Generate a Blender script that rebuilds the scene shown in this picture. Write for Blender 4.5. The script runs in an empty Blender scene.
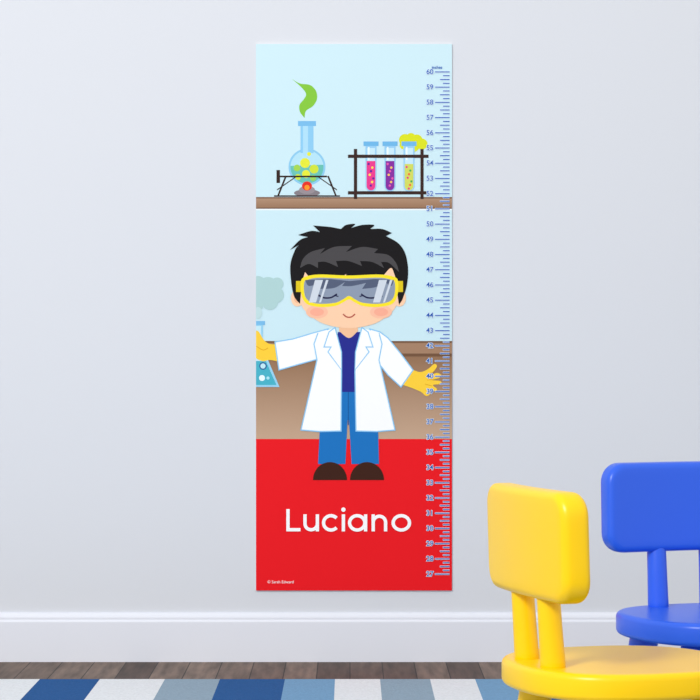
import bpy, bmesh, math
from mathutils import Vector, Matrix

scene = bpy.context.scene
scene.view_settings.view_transform = 'Standard'
scene.view_settings.look = 'None'

W = 0.00267      # metres per photo pixel on the wall
CH = 0.831       # camera height
D = 2400 * W     # camera distance

def lin(c):
    c = c / 255.0
    return c / 12.92 if c <= 0.04045 else ((c + 0.055) / 1.055) ** 2.4
def rgb(c):
    return (lin(c[0]), lin(c[1]), lin(c[2]), 1.0)

def mat(name, c, rough=0.6, spec=0.3):
    m = bpy.data.materials.new(name); m.use_nodes = True
    b = m.node_tree.nodes['Principled BSDF']
    b.inputs['Base Color'].default_value = rgb(c)
    b.inputs['Roughness'].default_value = rough
    b.inputs['Specular IOR Level'].default_value = spec
    return m

# ------------------------------------------------------------------ room
def box(name, x0, x1, y0, y1, z0, z1, m, parent=None, bevel=0):
    bm = bmesh.new()
    vs = [bm.verts.new((x, y, z)) for z in (z0, z1) for y in (y0, y1) for x in (x0, x1)]
    for f in ((0,2,3,1),(4,5,7,6),(0,1,5,4),(2,6,7,3),(0,4,6,2),(1,3,7,5)):
        bm.faces.new([vs[i] for i in f])
    me = bpy.data.meshes.new(name); bm.to_mesh(me); bm.free()
    o = bpy.data.objects.new(name, me); scene.collection.objects.link(o)
    me.materials.append(m)
    if parent: o.parent = parent
    if bevel:
        b = o.modifiers.new('bevel', 'BEVEL'); b.width = bevel; b.segments = 3
    return o

wall_m = mat('wall_paint', (215, 218, 224), 0.9, 0.05)
nt = wall_m.node_tree
n = nt.nodes.new('ShaderNodeTexNoise'); n.inputs['Scale'].default_value = 220
n.inputs['Detail'].default_value = 3
tc = nt.nodes.new('ShaderNodeTexCoord'); nt.links.new(tc.outputs['Object'], n.inputs['Vector'])
bp = nt.nodes.new('ShaderNodeBump'); bp.inputs['Strength'].default_value = 0.04; bp.inputs['Distance'].default_value = 0.002
nt.links.new(n.outputs['Fac'], bp.inputs['Height'])
nt.links.new(bp.outputs['Normal'], nt.nodes['Principled BSDF'].inputs['Normal'])
box('wall_back', -3, 3, 0, 0.12, 0, 2.6, wall_m)

# wood floor
fm = bpy.data.materials.new('wood_planks'); fm.use_nodes = True
nt = fm.node_tree; b = nt.nodes['Principled BSDF']; b.inputs['Roughness'].default_value = 0.6
b.inputs['Specular IOR Level'].default_value = 0.2
tc = nt.nodes.new('ShaderNodeTexCoord')
mp = nt.nodes.new('ShaderNodeMapping'); mp.inputs['Rotation'].default_value = (0, 0, math.radians(90))
nt.links.new(tc.outputs['Object'], mp.inputs['Vector'])
br = nt.nodes.new('ShaderNodeTexBrick')
br.inputs['Scale'].default_value = 1.0
br.inputs['Brick Width'].default_value = 0.9; br.inputs['Row Height'].default_value = 0.085
br.inputs['Mortar Size'].default_value = 0.0015
br.inputs['Color1'].default_value = rgb((78, 62, 54)); br.inputs['Color2'].default_value = rgb((122, 104, 92))
br.inputs['Mortar'].default_value = rgb((42, 34, 31))
nt.links.new(mp.outputs['Vector'], br.inputs['Vector'])
mp2 = nt.nodes.new('ShaderNodeMapping'); mp2.inputs['Scale'].default_value = (45, 5, 1)
nt.links.new(tc.outputs['Object'], mp2.inputs['Vector'])
nz = nt.nodes.new('ShaderNodeTexNoise'); nz.inputs['Scale'].default_value = 1.0; nz.inputs['Detail'].default_value = 6
nt.links.new(mp2.outputs['Vector'], nz.inputs['Vector'])
mr = nt.nodes.new('ShaderNodeMapRange'); mr.inputs['From Min'].default_value = 0.3; mr.inputs['From Max'].default_value = 0.7
mr.inputs['To Min'].default_value = 0.55; mr.inputs['To Max'].default_value = 1.3
nt.links.new(nz.outputs['Fac'], mr.inputs['Value'])
mx = nt.nodes.new('ShaderNodeVectorMath'); mx.operation = 'SCALE'
nt.links.new(br.outputs['Color'], mx.inputs[0]); nt.links.new(mr.outputs['Result'], mx.inputs['Scale'])
nt.links.new(mx.outputs['Vector'], b.inputs['Base Color'])
box('floor', -3, 3, -8, 0.12, -0.1, 0, fm)

# baseboard: extruded profile
bb = mat('baseboard_paint', (226, 229, 238), 0.5, 0.3)
prof = [(0, 0), (-0.016, 0), (-0.016, 0.106), (-0.0145, 0.110), (-0.0125, 0.112), (-0.0125, 0.118),
        (-0.010, 0.124), (-0.006, 0.129), (-0.002, 0.1305), (0, 0.1305)]
bm = bmesh.new()
a = [bm.verts.new((-3, y, z)) for y, z in prof]; c = [bm.verts.new((3, y, z)) for y, z in prof]
for i in range(len(prof)):
    j = (i + 1) % len(prof)
    bm.faces.new((a[i], c[i], c[j], a[j]))
bm.faces.new(a); bm.faces.new(list(reversed(c)))
bmesh.ops.recalc_face_normals(bm, faces=bm.faces[:])
me = bpy.data.meshes.new('baseboard_back'); bm.to_mesh(me); bm.free(); me.materials.append(bb)
scene.collection.objects.link(bpy.data.objects.new('baseboard_back', me))

# ------------------------------------------------------------------ rug
RT = 0.010
def rugmat(name, c):
    m = mat(name, c, 0.95, 0.05); nt = m.node_tree
    n = nt.nodes.new('ShaderNodeTexNoise'); n.inputs['Scale'].default_value = 160; n.inputs['Detail'].default_value = 4
    tc = nt.nodes.new('ShaderNodeTexCoord'); nt.links.new(tc.outputs['Object'], n.inputs['Vector'])
    bp = nt.nodes.new('ShaderNodeBump'); bp.inputs['Strength'].default_value = 0.5; bp.inputs['Distance'].default_value = 0.004
    nt.links.new(n.outputs['Fac'], bp.inputs['Height']); nt.links.new(bp.outputs['Normal'], nt.nodes['Principled BSDF'].inputs['Normal'])
    mr = nt.nodes.new('ShaderNodeMapRange'); mr.inputs['To Min'].default_value = 0.74; mr.inputs['To Max'].default_value = 1.08
    nt.links.new(n.outputs['Fac'], mr.inputs['Value'])
    v = nt.nodes.new('ShaderNodeVectorMath'); v.operation = 'SCALE'; v.inputs[0].default_value = rgb(c)[:3]
    nt.links.new(mr.outputs['Result'], v.inputs['Scale']); nt.links.new(v.outputs['Vector'], nt.nodes['Principled BSDF'].inputs['Base Color'])
    return m
RM = {'w': rugmat('rug_white', (228, 232, 236)), 'b': rugmat('rug_blue', (46, 92, 150)),
      'l': rugmat('rug_light_blue', (120, 162, 198)), 'g': rugmat('rug_grey_blue', (146, 168, 185))}
keys = list(RM)
edges = [(-400,'w'),(-330,'g'),(-270,'b'),(-200,'w'),(-140,'l'),(-80,'b'),(-30,'w'),(40,'b'),(100,'w'),(165,'g'),(220,'b'),
         (285,'l'),(335,'w'),(380,'g'),(430,'w'),(475,'l'),(530,'b'),(590,'w'),(650,'g'),(700,'b'),(760,'w'),(810,'l'),(870,'g'),(930,'w'),(1000,None)]
bm = bmesh.new()
ry0, ry1 = -3.4, -0.42
for (p0, k), (p1, _) in zip(edges[:-1], edges[1:]):
    x0 = (p0 - 350) * 5.99 / 2400; x1 = (p1 - 350) * 5.99 / 2400
    x0 = max(x0, -1.8); x1 = min(x1, 1.6)
    vs = [bm.verts.new((x, y, z)) for z in (0.0005, RT) for y in (ry0, ry1) for x in (x0, x1)]
    for f in ((0,2,3,1),(4,5,7,6),(0,1,5,4),(2,6,7,3)):
        fc = bm.faces.new([vs[i] for i in f]); fc.material_index = keys.index(k)
bmesh.ops.remove_doubles(bm, verts=bm.verts[:], dist=1e-5)
me = bpy.data.meshes.new('striped_rug'); bm.to_mesh(me); bm.free()
for k in keys: me.materials.append(RM[k])
scene.collection.objects.link(bpy.data.objects.new('striped_rug', me))

# ------------------------------------------------------------------ growth chart
chart = bpy.data.objects.new('growth_chart', None); scene.collection.objects.link(chart)
chart.location = (0, -0.004, CH)
PX0, PX1, PY0, PY1 = 256, 452, 44, 590.5
FY = -0.007
STEP = 0.000012
def P(px, py, y=0):
    k = (D + FY) / D
    return ((px - 350) * W * k, y, CH - (py - 350) * W * k)
mats = {}
def cm(c):
    if c not in mats: mats[c] = mat('print_%02x%02x%02x' % c, c, 0.6, 0.1)
    return mats[c]
def adopt(o):
    o.parent = chart; o.matrix_parent_inverse = Matrix.Translation((0, 0.004, -CH))
p0 = P(PX0, PY1); p1 = P(PX1, PY0)
adopt(box('chart_board', p0[0], p1[0], FY, -0.0003, p0[2], p1[2], mat('board_edge', (235, 238, 240), 0.5)))

layer = [1]
class Art:
    def __init__(s, name):
        s.name = name; s.v = []; s.f = []; s.mi = []; s.m = []
    def midx(s, c):
        m = c if isinstance(c, bpy.types.Material) else cm(c)
        if m not in s.m: s.m.append(m)
        return s.m.index(m)
    def poly(s, pts, c, y=None):
        pts = clip(pts)
        if len(pts) < 3: return
        if y is None:
            layer[0] += 1; y = FY - layer[0] * STEP
        ar = sum(pts[i-1][0]*pts[i][1]-pts[i][0]*pts[i-1][1] for i in range(len(pts)))
        if ar > 0: pts = pts[::-1]
        b = len(s.v)
        s.v += [P(px, py, y) for px, py in pts]
        s.f.append(list(range(b, b + len(pts)))); s.mi.append(s.midx(c))
    def rect(s, x0, y0, x1, y1, c, y=None): s.poly([(x0, y0), (x1, y0), (x1, y1), (x0, y1)], c, y)
    def shape(s, pts, c): s.poly(spl(pts), c)
    def ell(s, cx, cy, rx, ry, c, n=40):
        s.poly([(cx + rx * math.cos(2*math.pi*i/n), cy + ry * math.sin(2*math.pi*i/n)) for i in range(n)], c)
    def line(s, pts, w, c, closed=False, y=None):
        if y is None:
            layer[0] += 1; y = FY - layer[0] * STEP
        q = []
        for p in pts:
            v = Vector(p[:2])
            if not q or (v - q[-1]).length > 0.02: q.append(v)
        if closed and (q[0]-q[-1]).length < 0.02: q.pop()
        pts = q; n = len(pts); L = []; R = []
        for i in range(n):
            if closed or 0 < i < n - 1:
                d0 = (pts[i] - pts[i-1]); d1 = (pts[(i+1) % n] - pts[i])
            elif i == 0: d0 = d1 = pts[1] - pts[0]
            else: d0 = d1 = pts[-1] - pts[-2]
            d0 = d0.normalized(); d1 = d1.normalized()
            t = (d0 + d1); t = t.normalized() if t.length > 1e-6 else d1
            nn = Vector((-t.y, t.x)); k = max(0.5, nn.dot(Vector((-d1.y, d1.x))))
            L.append(tuple(pts[i] + nn * (w / 2 / k))); R.append(tuple(pts[i] - nn * (w / 2 / k)))
        for i in range(n if closed else n - 1):
            j = (i + 1) % n
            s.poly([L[i], L[j], R[j], R[i]], c, y)
    def build(s):
        me = bpy.data.meshes.new(s.name); me.from_pydata(s.v, [], s.f)
        for m in s.m: me.materials.append(m)
        for p, i in zip(me.polygons, s.mi): p.material_index = i
        o = bpy.data.objects.new(s.name, me); scene.collection.objects.link(o); adopt(o)
        return o
def clip(pts):
    for ax, val, sg in ((0, PX0, 1), (0, PX1, -1)):
        out = []
        for i in range(len(pts)):
            a, b = pts[i-1], pts[i]
            ia = (a[ax]-val)*sg >= 0; ib = (b[ax]-val)*sg >= 0
            if ia != ib:
                t = (val-a[ax])/(b[ax]-a[ax]); out.append((a[0]+(b[0]-a[0])*t, a[1]+(b[1]-a[1])*t))
            if ib: out.append((b[0], b[1]))
        pts = out
        if not pts: break
    return pts
def spl(pts, closed=True, n=8):
    out = []; N = len(pts)
    rng = N if closed else N - 1
    for i in range(rng):
        g = lambda k: pts[k % N] if closed else pts[max(0, min(N-1, k))]
        a, b, c, d = g(i-1), g(i), g(i+1), g(i+2)
        A, B, C, Dd = [Vector(p[:2]) for p in (a, b, c, d)]
        m0 = (C-B) if len(b) > 2 else (C-A)/2
        m1 = (C-B) if len(c) > 2 else (Dd-B)/2
        for k in range(n):
            t = k/n
            q = (2*t**3-3*t**2+1)*B + (t**3-2*t**2+t)*m0 + (-2*t**3+3*t**2)*C + (t**3-t**2)*m1
            out.append((q.x, q.y))
    if not closed: out.append(pts[-1][:2])
    return out
def arc(cx, cy, r, a0, a1, n=20, ry=None):
    ry = ry or r
    return [(cx + r*math.cos(math.radians(a0+(a1-a0)*i/n)), cy - ry*math.sin(math.radians(a0+(a1-a0)*i/n))) for i in range(n+1)]

def gradmat(name, stops):
    m = mat(name, (150, 110, 80), 0.6, 0.1); nt = m.node_tree
    tc = nt.nodes.new('ShaderNodeTexCoord'); sp = nt.nodes.new('ShaderNodeSeparateXYZ')
    nt.links.new(tc.outputs['Object'], sp.inputs[0])
    ya, yb = stops[0][0], stops[-1][0]
    mr = nt.nodes.new('ShaderNodeMapRange')
    mr.inputs['From Min'].default_value = P(0, ya)[2]; mr.inputs['From Max'].default_value = P(0, yb)[2]
    nt.links.new(sp.outputs['Z'], mr.inputs['Value'])
    cr = nt.nodes.new('ShaderNodeValToRGB'); nt.links.new(mr.outputs['Result'], cr.inputs['Fac'])
    e = cr.color_ramp.elements
    for i, (y, c) in enumerate(stops):
        pos = (y-ya)/(yb-ya)
        el = e[0] if i == 0 else (e[len(e)-1] if i == len(stops)-1 else e.new(pos))
        el.position = pos; el.color = rgb(c)
    nt.links.new(cr.outputs['Color'], nt.nodes['Principled BSDF'].inputs['Base Color'])
    return m

SKY = (202, 230, 238)
g = Art('print_background')
g.rect(256, 44, 452, 440, SKY)
g.rect(256, 197, 452, 208.5, gradmat('print_shelf', [(197, (176, 142, 116)), (208.5, (150, 114, 88))]))
g.rect(256, 197, 452, 198.6, (132, 100, 80))
g.rect(256, 207.6, 452, 208.8, (118, 88, 70))
g.rect(256, 208.8, 452, 210.3, (236, 244, 246))
g.rect(256, 341, 452, 440, gradmat('print_counter', [(356, (146, 110, 82)), (440, (196, 164, 138))]))
g.rect(256, 341, 452, 354, (164, 128, 101))
g.rect(256, 341, 452, 343, (120, 88, 66))
g.rect(256, 353.5, 452, 356.5, (116, 84, 62))
g.rect(256, 439, 452, 590.5, (235, 24, 33))
g.build()

# flask + stand
g = Art('print_round_flask')
g.shape([(292,79,1),(300,83.5),(310,85),(316,91),(317,99),(313,106),(306,111),(304.5,118,1),(300,112),(299.5,105),(304,99),(306,94),(302,88)], (132, 196, 62))
DK = (52, 36, 32)
g.ell(307, 167, 18.5, 18.5, (140, 200, 232))
g.ell(307, 167, 16.5, 16.5, (178, 222, 238))
g.poly([(307+16.5*math.cos(math.radians(a)), 167+16.5*math.sin(math.radians(a))) for a in range(-8, 189, 6)], (104, 190, 176))
g.rect(300.5, 125, 313.5, 153, (140, 200, 235)); g.rect(303, 126, 308, 155, (172, 218, 242))
g.rect(298, 121, 316, 126, (120, 185, 228))
for x, y, r, c in ((305,163,5,(226,230,60)),(314,169,4.5,(205,222,60)),(297,168,3.4,(160,208,80)),(306,174,4,(226,230,60)),(313,178,3,(150,205,90)),(298,177,3,(205,222,60)),(309,154,2,(226,230,60))):
    g.ell(x, y, r, r, c, 20)
g.ell(307, 193, 13, 3.6, (132, 124, 130)); g.ell(307, 190, 8, 4, (150,140,146))
g.ell(307, 186, 5, 4.6, (226, 48, 36)); g.ell(307, 187.5, 2.6, 2.6, (250, 150, 40))
g.line([(278,176.5),(327,176.5)], 1.7, DK)
g.rect(276.5, 170, 280, 183, DK)
g.line([(286,176),(278,196)], 1.7, DK); g.line([(328,176),(336,196)], 1.7, DK)
g.line([(277,190),(297,176)], 1.0, DK); g.line([(337,190),(317,176)], 1.0, DK)
g.line([(274,196),(340,196)], 1.4, DK)
g.build()

g = Art('print_test_tube_rack')
for cx, cy, r in ((405,140,6),(411,138,5),(417,140,5.5),(422,144,5.5),(413,145,7),(404,145,4.5)): g.ell(cx, cy, r, r, (216, 222, 36), 24)
for cx, liq, dots in ((371, (232,60,140), ((90,40,150),(250,220,80))), (390, (132,46,156), ((230,90,170),(250,200,90))), (409, (206,214,96), ((226,60,130),(70,170,90),(240,90,60)))):
    g.poly([(cx-5.5,144),(cx+5.5,144)] + arc(cx,186,5.5,0,-180,12), (150, 202, 236))
    g.poly([(cx-4,148),(cx+4,148)] + arc(cx,186,4,0,-180,12), (196, 228, 243))
    top = 161 if cx != 409 else 164
    g.poly([(cx-4.4,top),(cx+4.4,top)] + arc(cx,186,4.4,0,-180,12), liq)
    for i in range(7):
        g.ell(cx-2.4+(i*37 % 50)/10, top+3+i*3.6, 1.2, 1.2, dots[i % len(dots)], 10)
    g.rect(cx-7.5, 141.5, cx+7.5, 146, (110, 180, 226))
    g.rect(cx-3, 147, cx-1.5, 160, (235, 246, 250))
for y in (156.3, 192.8): g.rect(348, y-1.6, 428.5, y+1.6, (58, 38, 34))
for x in (355.5, 422): g.rect(x-1.6, 149, x+1.6, 199, (58, 38, 34))
g.build()

# smoking flask at left edge
g = Art('print_conical_flask')
for cx, cy, r in ((258,284,8),(268,287,10),(277,284,6.5),(276,295,8),(264,297,9),(270,302,8),(257,294,8),(258,306,5)): g.ell(cx, cy, r, r, (174, 208, 208), 28)
g.ell(258, 313, 4, 6, (190,218,220)); 
g.poly([(252,324),(263,324),(263,348),(279.5,387),(252,387)], (150, 208, 236))
g.poly([(252,326),(261,326),(261,349),(276.5,385),(252,385)], (196, 230, 240))
g.poly([(252,361),(266,361),(276.5,385),(252,385)], (72, 176, 196))
g.rect(252, 321, 265, 325, (120, 186, 228))
g.ell(262, 378, 3, 3, (230,246,250), 20); g.ell(268, 378, 1.6, 1.6, (170,225,235), 14); g.ell(263, 366, 3.8, 3.8, (40,90,150), 20); g.ell(263, 366, 2.6, 2.6, (190,230,240), 20)
g.build()

# boy
g = Art('print_scientist_boy')
SKIN=(250,206,170); GL=(250,206,62); CO=(140,198,236); WH=(250,251,252)
# trousers and shoes
g.poly([(322,385),(377,385),(379,464),(351.5,464),(349,420),(347.5,420),(345.5,464),(318,464)], (28,114,188))
g.line([(348.3,392),(348.3,425)], 0.9, (20,86,150))
for x0 in (313, 350):
    g.poly([(x0,480)]+list(reversed(arc(x0+17,480,17,0,180,24,18)))+[(x0+34,480)], (62,32,22))
# neck and shirt
g.poly([(338,332),(360,332),(362,350),(356,392),(340,392),(334,350)], (38,44,140))
g.shape([(339.5,318,1),(357.5,318,1),(358,331,1),(349,338),(339,331,1)], (243,192,152))
# gloves
def glove(pts):
    g.shape(pts, GL)
glove([(281,344,1),(270,344),(264,340),(259,332),(256,331),(254,336),(254,355),(262,361),(270,360),(281,362,1)])
g.line(spl([(256,346),(263,350),(268,348)],False), 0.8, (226,165,30))
glove([(400,384,1),(411,369,1),(420,372),(428,369),(434,364),(437,366),(434,371),(430,375),(437,373),(441,375),(439,378),(432,380),(440,381),(441,384),(433,385),(437,389),(435,391),(429,389),(430,394),(426,396),(421,392),(412,388)])
for a,b in (((428,375),(432,372)),((427,380),(434,379.5)),((425,384),(432,386))): g.line([a,b],0.7,(226,165,30))
# coat
larm=[(328,329),(313,333),(293,339),(275,342),(279,370),(300,364),(318,359)]
rarm=[(370,329),(380,332),(388,338),(401,354),(413,370),(401,387),(388,375),(376,360)]
body_l=[(335,328),(318,333),(314,344),(317,360),(309,395),(301,430),(320,431.5),(341,431),(341.5,372),(341.5,355)]
body_r=[(362,328),(379,333),(382,344),(379,360),(387,395),(395,430),(377,431.5),(356,431),(355,372),(355.5,355)]
for q in (larm, rarm): g.poly(q, WH)
for q in (larm, rarm): g.line(q, 1.2, CO, closed=True)
for q in (body_l, body_r): g.poly(q, WH)
for q in (body_l, body_r): g.line(q[1:], 1.2, CO)
g.poly([(319,334),(325,331),(325,357),(318,357.5)], WH); g.poly([(372,331),(379,334),(379,357),(372,357)], WH)
lapl=[(335,327.5),(329,332),(324,347),(331,347),(328,352),(341.5,370),(341.5,352)]
lapr=[(362,327.5),(368,332),(373,347),(366,347),(369,352),(355,370),(355.5,352)]
for q in (lapl, lapr):
    g.poly(q, WH); g.line(q, 1.1, CO, closed=True)
# head
for x in (297.5, 399.5):
    g.ell(x, 298, 6.5, 8.5, SKIN); g.ell(x, 298, 3.6, 5.2, (240,184,146))
g.shape([(299,262),(298,290),(303,308),(318,321),(334,326.5),(349,328),(364,326.5),(380,321),(395,308),(400,290),(399,262),(349,240)], SKIN)
hair=[(300,304,1),(294,296),(291,280),(290.5,264),(295,250),(299,245,1),(290,250,1),(300,240),(308,237,1),(298,235,1),(311,231),(320,232,1),(313,225.5,1),(330,227),(341,229,1),(346,225),(355,224),(351,228,1),(362,225),(374,225),(370,229,1),(382,229),(392,233,1),(386,236,1),(398,243),(405,253),(408,268),(407,284),(403,298),(399,305,1),(397,292),(395,276,1),(391,268),(383,276,1),(376,284),(364,287,1),(368,281),(368,277,1),(356,282),(342,281,1),(346,277),(346,274,1),(334,284),(318,286,1),(322,280),(322,276,1),(312,279),(305,272,1),(302,284)]
g.shape(hair, (24,22,24))
g.shape([(300,268,1),(303,259),(311,252),(325,248,1),(320,254,1),(334,247),(352,246,1),(346,252,1),(362,247),(378,249,1),(374,253,1),(388,255),(396,263),(399,272,1),(389,263),(381,262,1),(384,268,1),(372,262),(360,261,1),(362,266,1),(348,261),(336,261,1),(338,267,1),(326,262),(318,262,1),(318,268,1),(309,264)], (74,72,74))
# face
for x in (317, 381): g.ell(x, 312, 11, 6.5, (249,190,160)); g.ell(x, 312, 7, 4, (247,172,146))
g.line(spl([(343,314),(346,316.6),(349,317.3),(352,316.6),(355,314)],False), 1.3, (176,70,60))
# goggles
def gog(o):
    return spl([(301+o,281+o*.6),(306+o*.6,276.5+o),(320,274.5+o),(349,275.5+o),(378,274.5+o),(393-o*.6,276.5+o),(398-o,281+o*.6),(397.5-o,295),(392-o*.8,304-o*.8),(378,307-o),(363,306-o),(355,302.5-o),(349,299.5-o*1.1),(343,302.5-o),(335,306-o),(320,307-o),(307+o*.8,304-o*.8),(301.5+o,295)])
g.rect(296, 281, 304, 292, (222,196,30)); g.rect(395, 281, 403, 292, (222,196,30))
g.poly(gog(0), (248,226,44)); g.poly(gog(3.2), (140,152,172))
g.shape([(305,280,1),(330,279,1),(349,281,1),(375,279,1),(394,280,1),(391,286),(384,281,1),(376,287),(362,289,1),(366,283,1),(352,286),(342,286,1),(345,282,1),(334,288),(318,289,1),(320,283,1),(309,286)], (84,94,118))
for x in (327, 371):
    g.line(spl([(x-10,294),(x-5,297.2),(x,298),(x+5,297.2),(x+10,294)],False), 1.6, (34,36,70))
    for dx in (-1, 1): g.line([(x+dx*8,295.6),(x+dx*11.5,296.5)], 1.1, (34,36,70))
for x in (315, 379):
    g.poly([(x,280),(x+8,280),(x+1,302.5),(x-6,302.5)], (206,214,224))
    g.poly([(x+11,280),(x+13.5,280),(x+6,302.5),(x+4,302.5)], (206,214,224))
g.build()

# name lettering
g = Art('print_name_lettering')
yb, xh, sw = 531.3, 17.0, 3.3
def st(pts, closed=False): g.line(pts, sw, WH, closed)
r = xh/2; rr = r - sw/2 + .3
st([(288,509),(288,yb-sw/2),(300.5,yb-sw/2)])
st([(305.0,yb-xh),(305.0,yb-7.6)]+arc(311.2,yb-7.6,6.2,180,360,16,6.0)+[(317.4,yb-xh)]); st([(317.4,yb-9),(317.4,yb)])
st(arc(331.0,yb-r,rr+.3,42,318,26,rr))
st([(343.4,yb-xh),(343.4,yb)]); g.ell(343.4,509.6,2.2,2.2,WH,20)
st(arc(357.2,yb-r,rr+.5,0,350,30,rr), True); st([(365.6,yb-xh),(365.6,yb)])
st([(373.2,yb-xh),(373.2,yb)]); st([(373.2,yb-8.5)]+arc(379.4,yb-9,6.2,180,0,16,6.1)+[(385.6,yb)])
st(arc(401.3,yb-r,rr+1.0,0,350,34,rr), True)
g.build()

# ruler
g = Art('print_ruler')
layer[0] += 1; ya = FY - layer[0]*STEP; yb2 = ya - STEP
BL=(26,90,182)
sp = (574-72)/33.0
for i in range(33*4+1):
    y = 72 + i*sp/4
    x0 = 435 if i % 4 == 0 else (440 if i % 2 == 0 else 443)
    g.rect(x0-.2, y-.85, 449.5, y+.85, (222,236,248), ya)
    g.rect(x0, y-.5, 449.5, y+.5, BL, yb2)
g.build()
def texts(name, items, c, halo=0, yy=0):
    bm = bmesh.new()
    for s, px, py, size, al in items:
        cu = bpy.data.curves.new('t', 'FONT'); cu.body = s; cu.size = size*W; cu.align_x = al; cu.align_y = 'CENTER'
        cu.offset = halo*W; cu.resolution_u = 3
        o = bpy.data.objects.new('t', cu); scene.collection.objects.link(o)
        bpy.context.view_layer.update()
        me = bpy.data.meshes.new_from_object(o.evaluated_get(bpy.context.evaluated_depsgraph_get()))
        x, _, z = P(px, py)
        me.transform(Matrix.Translation((x, yy, z)) @ Matrix.Rotation(math.pi/2, 4, 'X'))
        bm.from_mesh(me); bpy.data.meshes.remove(me); bpy.data.objects.remove(o)
    me = bpy.data.meshes.new(name); bm.to_mesh(me); bm.free(); me.materials.append(cm(c))
    for p in me.polygons: p.material_index = 0
    o = bpy.data.objects.new(name, me); scene.collection.objects.link(o); adopt(o)
its = [(str(60-i), 429.8, 72+i*sp, 7.2, 'CENTER') for i in range(34)]
texts('print_ruler_number_halo', its, (222,236,248), 0.45, yb2-0.00003)
texts('print_ruler_numbers', its, BL, 0.08, yb2-0.00006)
texts('print_ruler_unit', [('inches', 437, 67.5, 4.2, 'CENTER')], BL, 0.05, yb2-0.00006)
texts('print_artist_credit', [('© Sarah Edward', 267.5, 582, 4.0, 'LEFT')], WH, 0.0, yb2-0.00006)

# ------------------------------------------------------------------ chairs
def sup(a, b, e, n=64):
    out = []
    for i in range(n):
        t = 2*math.pi*i/n; c, s = math.cos(t), math.sin(t)
        out.append((a*math.copysign(abs(c)**(2/e), c), b*math.copysign(abs(s)**(2/e), s)))
    return out
def loft(name, rings, m, parent, collapse=False):
    bm = bmesh.new(); R = [[bm.verts.new(p) for p in r] for r in rings]
    n = len(R[0])
    for a, b in zip(R[:-1], R[1:]):
        for i in range(n):
            bm.faces.new((a[i], a[(i+1) % n], b[(i+1) % n], b[i]))
    if collapse:   # end rings are folded flat onto their centre line: weld them shut
        bmesh.ops.remove_doubles(bm, verts=R[0], dist=0.0006)
        bmesh.ops.remove_doubles(bm, verts=R[-1], dist=0.0006)
        bmesh.ops.dissolve_degenerate(bm, edges=bm.edges[:], dist=1e-6)
    else:
        bm.faces.new(list(reversed(R[0]))); bm.faces.new(R[-1])
    bmesh.ops.recalc_face_normals(bm, faces=bm.faces[:])
    for f in bm.faces: f.smooth = True
    me = bpy.data.meshes.new(name); bm.to_mesh(me); bm.free(); me.materials.append(m)
    o = bpy.data.objects.new(name, me); scene.collection.objects.link(o); o.parent = parent
    return o
def rrect(a, b, r, n=8):
    out = []
    for cx, cz, s in ((a-r, b-r, 0), (-(a-r), b-r, 90), (-(a-r), -(b-r), 180), (a-r, -(b-r), 270)):
        for i in range(n+1):
            t = math.radians(s+90*i/n); out.append((cx+r*math.cos(t), cz+r*math.sin(t)))
    return out
def edge(th, r, n=5):
    o = []
    for i in range(n+1):
        t = math.pi/2*i/n; o.append((r*(1-math.sin(t)), -th/2+r*(1-math.cos(t))))
    return o + [(q, -z) for q, z in reversed(o)]
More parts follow.
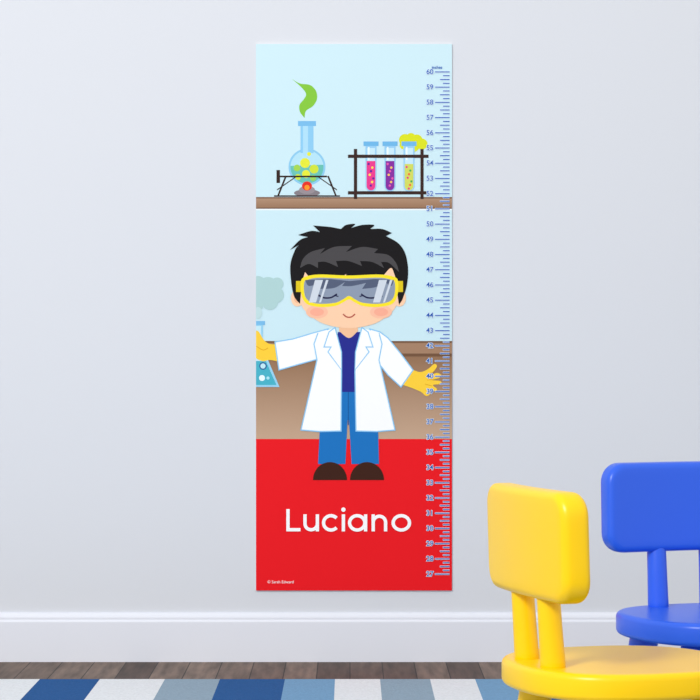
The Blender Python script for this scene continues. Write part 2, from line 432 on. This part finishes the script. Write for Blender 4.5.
def chair(name, loc, rot, m):
    e = bpy.data.objects.new(name, None); scene.collection.objects.link(e)
    zt, th = 0.290, 0.046
    rings = []
    for off, z in [(0.02, -th/2)] + edge(th, 0.011) + [(0.02, th/2)]:
        rings.append([(x, y, zt-th/2+z) for x, y in sup(0.197-off, 0.197-off, 2.5)])
    loft('seat', rings, m, e)
    zb0, zb1 = 0.404, 0.588; a, b = 0.182, (zb1-zb0)/2; th = 0.050
    pr = edge(th, 0.014)
    def ring(off, y):
        r = []
        base = rrect(a-off, b-off, max(0.040-off, 0.00005))
        for i in range(len(base)):
            p, q = base[i], base[(i+1) % len(base)]
            k = {8: 14, 17: 5, 26: 14, 35: 5}.get(i, 1)
            for j in range(k):
                x = p[0]+(q[0]-p[0])*j/k; z = p[1]+(q[1]-p[1])*j/k
                r.append((x, 0.166 + y - 0.35*x*x + 0.03*z, (zb0+zb1)/2+z))
        return r
    ins = (0.025, 0.040, 0.065, 0.0919)
    rings = [ring(o, y) for o, y in [(q, -th/2) for q in reversed(ins)]+pr+[(q, th/2) for q in ins]]
    loft('backrest', rings, m, e, True)
    for i, sx in enumerate((-1, 1)):
        rg = []
        for z, rr in ((0.262, .0215), (0.30, .0215), (0.35, .0205), (0.43, .0195), (0.45, .016)):
            yc = 0.150 + (z-0.29)*0.07
            rg.append([(sx*0.060+rr*math.cos(t*math.pi/12), yc+rr*math.sin(t*math.pi/12), z) for t in range(24)])
        loft('back_post_%d' % (i+1), rg, m, e)
    k = 0
    for sx in (-1, 1):
        for sy in (-1, 1):
            k += 1; rg = []
            for z, rr in ((0.0, .018), (0.003, .0215), (0.12, .026), (0.22, .030), (0.252, .032)):
                s = (0.252-z)/0.252
                cx, cy = sx*(0.108+0.040*s), sy*(0.108+0.040*s)
                rg.append([(cx+rr*math.cos(t*math.pi/12), cy+rr*math.sin(t*math.pi/12), z) for t in range(24)])
            loft('leg_%d' % k, rg, m, e)
    e.location = loc; e.rotation_euler = (0, 0, math.radians(rot))
    return e
ym = mat('yellow_plastic', (250, 202, 0), 0.33, 0.38)
bm_ = mat('blue_plastic', (40, 94, 222), 0.33, 0.42)
chair('childrens_chair', (0.466, -2.286, RT), 107, ym)
chair('childrens_chair.001', (0.746, -1.56, RT), 20, bm_)

# ------------------------------------------------------------------ light
w = bpy.data.worlds.new('world'); scene.world = w; w.use_nodes = True
w.node_tree.nodes['Background'].inputs['Color'].default_value = (0.998, 0.999, 1, 1)
w.node_tree.nodes['Background'].inputs['Strength'].default_value = 0.85
def area(name, loc, tgt, size, power):
    l = bpy.data.lights.new(name, 'AREA'); l.size = size; l.energy = power
    o = bpy.data.objects.new(name, l); scene.collection.objects.link(o)
    o.location = loc; o.rotation_euler = (Vector(tgt)-Vector(loc)).to_track_quat('-Z', 'Y').to_euler()
area('softbox_light', (-2.2, -6.2, 3.4), (-0.1, 0, 1.0), 1.3, 235)

cam = bpy.data.cameras.new('camera'); cam.sensor_width = 36; cam.lens = 2400/700*36
co = bpy.data.objects.new('camera', cam); scene.collection.objects.link(co)
co.location = (0, -D, CH); co.rotation_euler = (math.pi/2, 0, 0)
scene.camera = co
